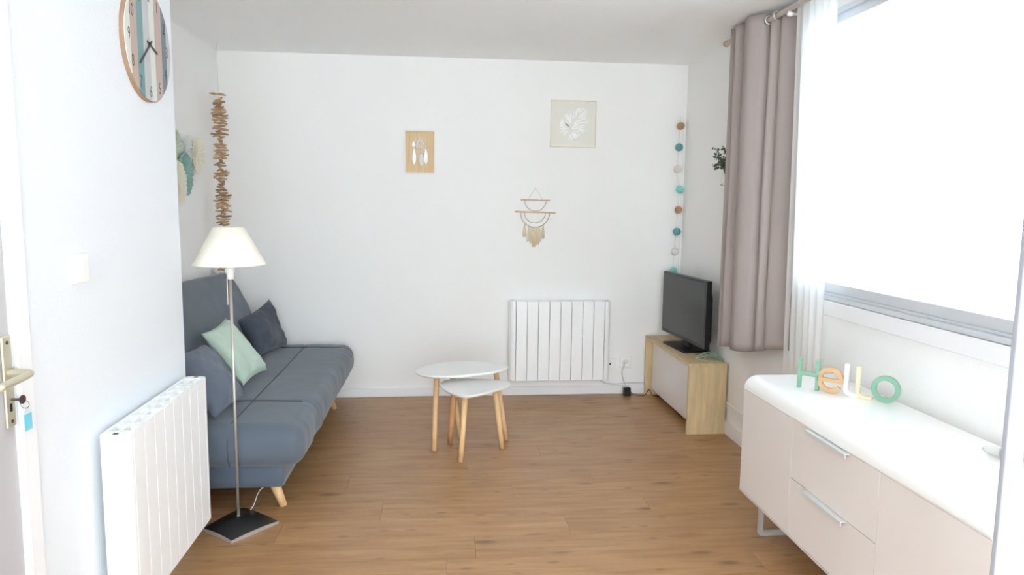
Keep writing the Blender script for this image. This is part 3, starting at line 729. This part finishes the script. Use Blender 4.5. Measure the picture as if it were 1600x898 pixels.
# backrest: leaning slab
def backfn(p):
    x, y, z = p      # local slab: x = thickness, z = along the slope
    q = z/.62
    w_ = .010*noise.noise(Vector((y*2.3, z*4, 2)))+.005*noise.noise(Vector((y*8, z*9, 5)))
    front = 1 if x > .0 else 0
    X = x+front*(w_+.012*math.sin(max(0,min(1,q))*PI))
    sag = .030*max(0, (y-3.9)/1.27)
    Zs = z-sag*max(0, q)
    ca, sa = math.cos(math.radians(23)), math.sin(math.radians(23))
    return Vector((-1.262+X*ca-Zs*sa, y, .385+X*sa+Zs*ca))
bm = bmesh.new(); rbox(bm, (-.056, SY0+.01, 0), (.0+.02, SY1-.01, .652), .034, .022, backfn); obj('backrest', bm, M_sofa, t, smooth=True)
for lx, ly in ((-.80, 3.37), (-.80, 4.97), (-1.34, 3.37), (-1.34, 4.97)):
    s = 1 if lx > -1 else -1; sy = -1 if ly < 4 else 1
    bm = bmesh.new(); cyl_between(bm, (lx-.01*s, ly, .135), (lx+.042*s, ly+.012*sy, .0), .026, .0165, 18); obj('leg', bm, M_beech, t, smooth=True)

# cushions: four corners + puff
def pillow(name, label, corners, T_, material, n=26, seed=0, pinch=.07):
    A_, B_, C_, D_ = [Vector(c) for c in corners]; cen = (A_+B_+C_+D_)/4
    nrm = ((B_-D_).cross(A_-C_)).normalized()
    if nrm.z < 0: nrm = -nrm
    bm = bmesh.new(); front = {}; back = {}
    for i in range(n+1):
        for j in range(n+1):
            u, v = 2*i/n-1, 2*j/n-1
            pu = u*(1-pinch*(1-v*v)*abs(u)**1.0 if True else 1); pv = v*(1-pinch*(1-u*u)*abs(v))
            a, b = (pu+1)/2, (pv+1)/2
            P = A_*(1-a)*(1-b)+B_*a*(1-b)+C_*a*b+D_*(1-a)*b
            th = T_*((1-abs(u)**2.6)*(1-abs(v)**2.6))**.42
            r_e = max(abs(u), abs(v))
            w_ = .35*T_*noise.noise(Vector((u*1.6+seed, v*1.6, seed)))*min(1, 3*(1-r_e)) + .14*T_*noise.noise(Vector((u*5+seed, v*5, seed*2)))*(.3+r_e)
            front[i,j] = bm.verts.new(P+nrm*(th+w_))
            if 0 < i < n and 0 < j < n: back[i,j] = bm.verts.new(P-nrm*(th*.8-w_*.4))
            else: back[i,j] = front[i,j]
    for i in range(n):
        for j in range(n):
            bm.faces.new([front[i,j], front[i+1,j], front[i+1,j+1], front[i,j+1]])
            q = [back[i,j], back[i,j+1], back[i+1,j+1], back[i+1,j]]
            if len({id(x) for x in q}) == 4:
                try: bm.faces.new(q)
                except ValueError: pass
    root = thing(name, label, 'cushion', tuple(cen))
    o = pt('cushion_cover', bm, material, root, smooth=True)
    # sewn edge
    bm = bmesh.new(); per = []
    edge = [(i,0) for i in range(n)]+[(n,j) for j in range(n)]+[(i,n) for i in range(n,0,-1)]+[(0,j) for j in range(n,0,-1)]
    for i, j in edge:
        u, v = 2*i/n-1, 2*j/n-1; pu = u*(1-pinch*(1-v*v)*abs(u)); pv = v*(1-pinch*(1-u*u)*abs(v)); a, b = (pu+1)/2, (pv+1)/2
        w_ = .14*T_*noise.noise(Vector((u*5+seed, v*5, seed*2)))*1.3
        per.append(A_*(1-a)*(1-b)+B_*a*(1-b)+C_*a*b+D_*(1-a)*b+nrm*w_)
    tube(bm, per, .0026, 6, close=True); pt('seam_edge', bm, material, root, smooth=True)
    return root
pillow('cushion', 'dark navy grey cushion against the far end of the sofa', [(-1.352,4.80,.66),(-1.19,4.99,.775),(-1.085,5.06,.435),(-1.18,4.62,.452)], .070, M_navy, seed=1.3, pinch=.10)
pillow('cushion', 'mint green cushion in the middle of the sofa', [(-1.275,3.87,.745),(-1.265,4.26,.765),(-1.02,4.185,.475),(-1.07,3.875,.462)], .060, M_mint, seed=4.1, pinch=.09)
pillow('cushion', 'slate blue cushion nearest the white radiator on the sofa', [(-1.24,3.33,.735),(-1.225,3.74,.715),(-1.015,3.64,.462),(-1.03,3.27,.462)], .070, M_slate, seed=7.7, pinch=.06)

# ------------------------------------------------------------------ floor lamp
t = thing('floor_lamp', 'steel floor lamp with cream cone shade and square dark base', 'lamp', (-.905, 3.155, 0))
bc = [(-.149,-.04),(.010,-.172),(.166,.012),(-.034,.176)]
def quadgrid(bm, n=12, z0=.0, z1=.016, crown=.022, inset=0):
    P = [Vector(c)*(1-inset) for c in bc]; g = {}
    for i in range(n+1):
        for j in range(n+1):
            a, b = i/n, j/n; p = P[0]*(1-a)*(1-b)+P[1]*a*(1-b)+P[2]*a*b+P[3]*(1-a)*b
            u, v = 2*a-1, 2*b-1
            g[i,j] = bm.verts.new((p.x, p.y, z1+crown*(1-u*u)*(1-v*v)+.5*crown*((1-u*u)+(1-v*v))*.5))
    for i in range(n):
        for j in range(n): bm.faces.new([g[i,j],g[i+1,j],g[i+1,j+1],g[i,j+1]])
    e = [(i,0) for i in range(n)]+[(n,j) for j in range(n)]+[(i,n) for i in range(n,0,-1)]+[(0,j) for j in range(n,0,-1)]
    lo = [bm.verts.new((g[k].co.x, g[k].co.y, z0)) for k in e]
    for q in range(len(e)): bm.faces.new([g[e[q]], g[e[(q+1)%len(e)]], lo[(q+1)%len(e)], lo[q]])
    bm.faces.new(lo)
bm = bmesh.new(); quadgrid(bm, z0=.0, z1=.011, crown=.018); obj('base_edge', bm, M_steel, t)
bm = bmesh.new(); quadgrid(bm, z0=.006, z1=.0125, crown=.0188, inset=.025); obj('base', bm, M_lampbase, t, smooth=False)
px_, py_ = -.012, .018
bm = bmesh.new(); cyl_between(bm, (px_,py_,.02), (px_,py_,1.118), .0058, .0062, 18); obj('pole', bm, M_steel, t, smooth=True)
bm = bmesh.new(); lathe(bm, [(.0,.030),(.011,.030),(.010,.038),(.006,.042)], 18, px_, py_); obj('collar', bm, M_steel, t, smooth=True)
bm = bmesh.new(); lathe(bm, [(0,1.112),(.014,1.112),(.015,1.135),(.013,1.137),(.021,1.142),(.022,1.168),(.017,1.172),(.014,1.2),(0,1.2)], 20, px_, py_); obj('socket', bm, M_white, t, smooth=True)
bm = bmesh.new(); lathe(bm, [(0,1.198),(.013,1.2),(.014,1.215),(.028,1.25),(.028,1.265),(.018,1.285),(0,1.292)], 20, px_, py_); obj('bulb', bm, M_white, t, smooth=True)
bm = bmesh.new(); cyl_between(bm, (px_-.014,py_,1.118), (px_-.013,py_,1.0), .0022); tube(bm, [(px_-.045,py_,1.139),(px_,py_,1.137)], .0012, 6); obj('switch_stem', bm, M_steel, t)
bm = bmesh.new(); lathe(bm, [(.150,1.176),(.064,1.338),(.0625,1.338),(.1485,1.176),(.150,1.176)], 56, px_, py_); o = obj('lamp_shade', bm, M_shade, t, smooth=False)
for p_ in o.data.polygons: p_.use_smooth = True
for r__, z__ in ((.1495,1.177),(.0632,1.337)):
    bm = bmesh.new(); tube(bm, [(px_+r__*math.cos(a), py_+r__*math.sin(a), z__) for a in [2*PI*i/48 for i in range(48)]], .0016, 6, close=True); obj('shade_rim', bm, M_cream, o, smooth=True)
bm = bmesh.new()
for k_ in range(3):
    a = k_*2.094; tube(bm, [(px_+.02*math.cos(a),py_+.02*math.sin(a),1.17),(px_+.09*math.cos(a),py_+.09*math.sin(a),1.285)], .0015, 6)
obj('shade_carrier', bm, M_steel, t)
bm = bmesh.new(); tube(bm, smoothpath([(.01,.13,.016),(.02,.16,.03),(.03,.22,.07),(.06,.27,.085),(.05,.40,.05),(-.1,.6,.006),(-.4,.8,.006)]), .0026, 7); obj('lamp_cord', bm, M_cord, t, smooth=True)

# ------------------------------------------------------------------ nest tables
def rtri(corners, rad, n=10):
    """convex outline with rounded corners"""
    K = len(corners); out = []
    for i in range(K):
        p0, p1, p2 = Vector(corners[i-1]), Vector(corners[i]), Vector(corners[(i+1)%K]); r = min(rad[i], .49*(p0-p1).length, .49*(p2-p1).length)
        a = p1+(p0-p1).normalized()*r; b = p1+(p2-p1).normalized()*r
        for k in range(n+1):
            q = k/n; out.append(tuple((1-q)**2*a+2*q*(1-q)*p1+q*q*b))
    return out
def bulge(pts, cen, amt):
    return pts
def table(label, outline, ztop, legs, group=None, dark=None):
    cx = sum(p[0] for p in outline)/len(outline); cy = sum(p[1] for p in outline)/len(outline)
    t = thing('nesting_table', label, 'table', (cx, cy, 0))
    th = .018; bm = bmesh.new()
    for (s0, z0), (s1, z1) in (((.985, ztop-th), (1, ztop-.006)), ((1, ztop-.006), (.992, ztop))): pass
    rings = [[bm.verts.new(((p[0]-cx)*s, (p[1]-cy)*s, z)) for p in outline] for s, z in ((.94, ztop-th), (.985, ztop-.011), (1, ztop-.005), (.996, ztop-.001), (.985, ztop))]
    for a, b in zip(rings, rings[1:]):
        for i in range(len(a)): bm.faces.new([a[i], a[(i+1)%len(a)], b[(i+1)%len(a)], b[i]])
    bm.faces.new(rings[0][::-1]); bm.faces.new(rings[-1])
    obj('tabletop', bm, M_table, t, smooth=False)
    for k, (top, foot) in enumerate(legs):
        a = Vector((top[0]-cx, top[1]-cy, ztop-th)); b = Vector((foot[0]-cx, foot[1]-cy, 0)); d = (b-a)
        bm = bmesh.new(); tube(bm, [a, a+d*.75, a+d*.755, b], [.0165, .0155, .0135, .0155][:4] if False else [.0165,.0158,.0155,.0150], 16)
        o = obj('leg', bm, M_beech2 if dark == k else M_beech, t, smooth=True)
        bm = bmesh.new(); lathe(bm, [(0,.001),(.0152,.001),(.0155,-.003),(0,-.003)], 14); f_o = obj('leg_bolt', bm, M_steel, o); f_o.location = a+Vector((0,0,-.0005))
    return t
big = [tuple(p)[:2] for p in smoothpath([Vector((*q,0)) for q in [(-.165,4.20),(-.10,4.115),(.05,4.095),(.22,4.15),(.37,4.235),(.405,4.33),(.33,4.43),(.15,4.49),(-.03,4.44),(-.14,4.32),(-.165,4.20)]], 6)][:-1]
table('taller white-topped nesting table with pale wooden legs, the rear one', big, .447, [((-.035,4.17),(-.051,4.081)), ((.325,4.30),(.391,4.245)), ((.055,4.31),(.110,4.262))])
small = [tuple(p)[:2] for p in smoothpath([Vector((*q,0)) for q in [(-.022,4.12),(.005,4.01),(.065,3.90),(.125,3.855),(.20,3.885),(.31,3.985),(.395,4.08),(.385,4.16),(.27,4.225),(.13,4.25),(.02,4.215),(-.022,4.12)]], 6)][:-1]
table('lower white-topped nesting table tucked in front of the taller one', small, .392, [((.125,3.905),(.102,3.890)), ((.305,4.09),(.354,4.095)), ((.070,4.16),(.044,4.205))], dark=2)

# ------------------------------------------------------------------ TV stand, TV, wire ornament
t = thing('television_stand', 'low oak-effect stand with white door panel under the television', 'tv stand', (1.55, 4.28, 0))
L_ = .985; Dp = .25
bm = bmesh.new(); box(bm, 0, Dp, 0, L_, .440, .462); obj('top_board', bm, M_oaktop, t, bevel=.001)
for a in (0, L_-.022):
    bm = bmesh.new(); box(bm, .001, Dp, a, a+.022, 0, .440); obj('side_panel', bm, M_oak, t, bevel=.001)
bm = bmesh.new(); box(bm, .055, .073, .024, L_-.024, .045, .437); obj('door_panel', bm, M_front, t, bevel=.001)
bm = bmesh.new(); box(bm, .073, Dp-.01, .022, L_-.022, .045, .063); box(bm, Dp-.010, Dp-.002, .022, L_-.022, .045, .44); obj('carcass', bm, M_oak, t)

t = thing('television', 'flat black television angled on the oak stand', 'television', (1.715, 4.775, .4625), math.atan2(-.055, .71)*-1+0)
t.rotation_euler[2] = math.radians(4.4)
hw, z0, z1 = .365, .062, .508
bm = bmesh.new(); box(bm, -.052, -.014, -hw, hw, z0, z1); obj('bezel', bm, M_black, t, bevel=.004)
bm = bmesh.new(); box(bm, -.0532, -.0515, -hw+.016, hw-.016, z0+.026, z1-.016); obj('screen', bm, M_screen, t)
bm = bmesh.new(); rbox(bm, (-.02,-hw+.06,z0+.02), (.030,hw-.06,z1-.09), .02, .04); obj('rear_housing', bm, M_black, t, smooth=True)
bm = bmesh.new(); box(bm, -.020, .015, -.05, .05, .012, z0+.02); obj('stand_neck', bm, M_black, t, bevel=.004)
bm = bmesh.new(); prism(bm, rtri([(-.115,-.185),(.085,-.185),(.085,.185),(-.115,.185)], [.012]*4, 4), 0, .014, 'z'); obj('stand_foot', bm, M_black, t, bevel=.003)

t = thing('wire_ornament', 'mint green geometric wire ornament on the near end of TV stand', 'ornament', (1.745, 4.425, .462))
ico = [(math.cos(a)*.095*(1+.12*(k%2)), math.sin(a)*.10, .004) for k, a in enumerate([2*PI*i/10 for i in range(10)])]
mid = [(math.cos(a+.3)*.052, math.sin(a+.3)*.058, .032) for a in [2*PI*i/5 for i in range(5)]]
top = (0, 0, .046)
ico = [(max(-.1, min(.062, x)), y_, z_) for x, y_, z_ in ico]
seg = []
for i in range(10): seg += [(ico[i], ico[(i+1)%10]), (ico[i], mid[(i//2)%5]), (ico[i], mid[((i+1)//2)%5])]
for i in range(5): seg += [(mid[i], mid[(i+1)%5]), (mid[i], top), (mid[i], ico[(2*i+5)%10])]
for a, b in seg:
    bm = bmesh.new(); tube(bm, [a, b], .0024, 6); obj('wire', bm, M_wire, t)

# ------------------------------------------------------------------ sideboard
SX0, SX1, BY0, BY1, BZ0, BZ1 = 1.347, 1.785, 1.545, 3.012, .157, .702
t = thing('sideboard', 'glossy white rounded sideboard under the window at right', 'sideboard', (SX0, BY0, 0))
Ls = BY1-BY0
def arc(cx, cz, r, a0, a1, n=8): return [(cx+r*math.cos(a0+(a1-a0)*i/n), cz+r*math.sin(a0+(a1-a0)*i/n)) for i in range(n+1)]
W_ = SX1-SX0; R1 = .060
prof = arc(R1, BZ1-R1, R1, PI, PI/2)+arc(W_-.02, BZ1-.02, .02, PI/2, 0, 4)+[(W_, BZ1-.060)]+[(0.0, BZ1-.060)]
bm = bmesh.new(); prism(bm, prof, 0, Ls, 'y'); obj('top_board', bm, M_gloss, t, bevel=.022, seg=5)
bm = bmesh.new(); box(bm, .022, W_, .002, Ls-.002, BZ0+.018, BZ1-.062); obj('carcass', bm, M_front, t)
prof = arc(.02, BZ0+.018, .018, PI, 1.5*PI, 5)+[(W_, BZ0), (W_, BZ0+.016), (.002, BZ0+.016)]
bm = bmesh.new(); prism(bm, prof, 0, Ls, 'y'); obj('bottom_board', bm, M_gloss, t, bevel=.002)
zb, zt = BZ0+.019, BZ1-.0635
def front(nm, y0, y1, za, zc):
    bm = bmesh.new(); box(bm, .003, .0215, y0-BY0+.0015, y1-BY0-.0015, za, zc); return obj(nm, bm, M_front, t, bevel=.0012)
front('door', 2.556, BY1-.001, zb, zt); front('door', BY0+.001, 2.003, zb, zt)
for za, zc in ((.4065, zt), (zb, .4035)):
    dr = front('drawer', 2.003, 2.556, za, zc)
    bm = bmesh.new(); box(bm, -.016, .012, 2.165-BY0, 2.430-BY0, zc-.0035, zc-.0008); box(bm, -.018, -.015, 2.165-BY0, 2.430-BY0, zc-.016, zc-.0008); obj('handle', bm, M_handle, dr, bevel=.0006)
for yy in (2.905, 1.66):
    bm = bmesh.new(); y0 = yy-BY0-.018; y1 = yy-BY0+.018
    for a in ((.056,.068,0,BZ0),(W_-.07,W_-.058,0,BZ0),(.068,W_-.07,0,.012),(.068,W_-.07,BZ0-.008,BZ0)): box(bm, a[0], a[1], y0, y1, a[2], a[3])
    obj('leg_frame', bm, M_chrome, t, bevel=.002)

# hello letters
ang = math.atan2(-.738, .675)
t = thing('hello_word_sign', 'standing word sign reading Hello in green, wood and cream letters', 'word sign', (1.482, 2.792, BZ1), ang)
th = (-.009, .009)
def ltr(bm, m, lab):
    o = obj('letter', bm, m, t, bevel=.0015); o['label'] = lab; return o
bm = bmesh.new()
prism(bm, [(0,0),(.0145,0),(.0145,.055),(.073,.055),(.073,0),(.088,0),(.088,.127),(.073,.127),(.073,.071),(.0145,.071),(.0145,.127),(0,.127)], -.009, .009, 'y'); ltr(bm, M_lgreen, 'green letter H')
def ringpoly(cx, cz, r0, r1, a0, a1, n=40):
    return [(cx+r1*math.cos(a0+(a1-a0)*i/n), cz+r1*math.sin(a0+(a1-a0)*i/n)) for i in range(n+1)]+[(cx+r0*math.cos(a1-(a1-a0)*i/n), cz+r0*math.sin(a1-(a1-a0)*i/n)) for i in range(n+1)]
cx = .132; r1 = .0525; r0 = .0335
bm = bmesh.new(); prism(bm, ringpoly(cx, .0525, r0, r1, -.02, 2*PI-.62), -.009, .009, 'y'); box(bm, cx-r0-.002, cx+r1-.0007, -.0088, .0088, .044, .060); ltr(bm, M_lwood, 'wooden letter e')
def lshape(x, h=.128):
    P = [(x,h),(x,.028)]+[(x+.028+.028*math.cos(a), .028+.028*math.sin(a)) for a in [PI+PI/2*i/8 for i in range(1,9)]]+[(x+.062,0),(x+.066,.014)]+[(x+.030,.014)]+[(x+.032+.016*math.cos(a)-.0, .030+.016*math.sin(a)) for a in [1.5*PI-PI/2*i/8 for i in range(1,9)]]+[(x+.016,h)]
    return P
bm = bmesh.new(); prism(bm, lshape(.184, .130), -.009, .009, 'y'); ltr(bm, M_lwhite, 'white letter L')
bm = bmesh.new(); prism(bm, lshape(.229, .127), -.0095, .0085, 'y'); ltr(bm, M_lcream, 'cream letter L')
bm = bmesh.new(); n = 48
R0, R1_ = .0345, .0525; c0 = (.338, .0525)
for (ra, rb) in ((R0, R1_),):
    V = {}
    for k in range(n):
        a = 2*PI*k/n
        for s, r in (('i', ra), ('o', rb)):
            for d, yv in ((0, -.009), (1, .009)): V[k,s,d] = bm.verts.new((c0[0]+r*math.cos(a), yv, c0[1]+r*math.sin(a)))
    for k in range(n):
        q = (k+1) % n
        bm.faces.new([V[k,'i',0],V[q,'i',0],V[q,'o',0],V[k,'o',0]]); bm.faces.new([V[k,'o',1],V[q,'o',1],V[q,'i',1],V[k,'i',1]])
        bm.faces.new([V[k,'o',0],V[q,'o',0],V[q,'o',1],V[k,'o',1]]); bm.faces.new([V[q,'i',0],V[k,'i',0],V[k,'i',1],V[q,'i',1]])
ltr(bm, M_lgreen, 'green letter o')

# glass dish
t = thing('glass_dish', 'small round glass dish at the near end of the sideboard', 'dish', (1.70, 1.93, BZ1))
bm = bmesh.new(); lathe(bm, [(0,.0),(.035,.0),(.05,.008),(.062,.020),(.060,.021),(.048,.011),(.034,.004),(0,.004)], 36); obj('saucer', bm, M_glass, t, smooth=True)
bm = bmesh.new(); lathe(bm, [(0,.006),(.018,.006),(.018,.028),(.014,.030),(.012,.012),(0,.012)], 24); obj('candle_cup', bm, M_chrome, t, smooth=True)

# near white post (stile of the partition by the photographer)
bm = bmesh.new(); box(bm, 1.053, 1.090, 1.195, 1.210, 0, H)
struct(obj('trim_4', bm, mat('post_shade_tone', rgb(172,176,186), .6), bevel=.004))  # white post with its shade put into a greyed colour
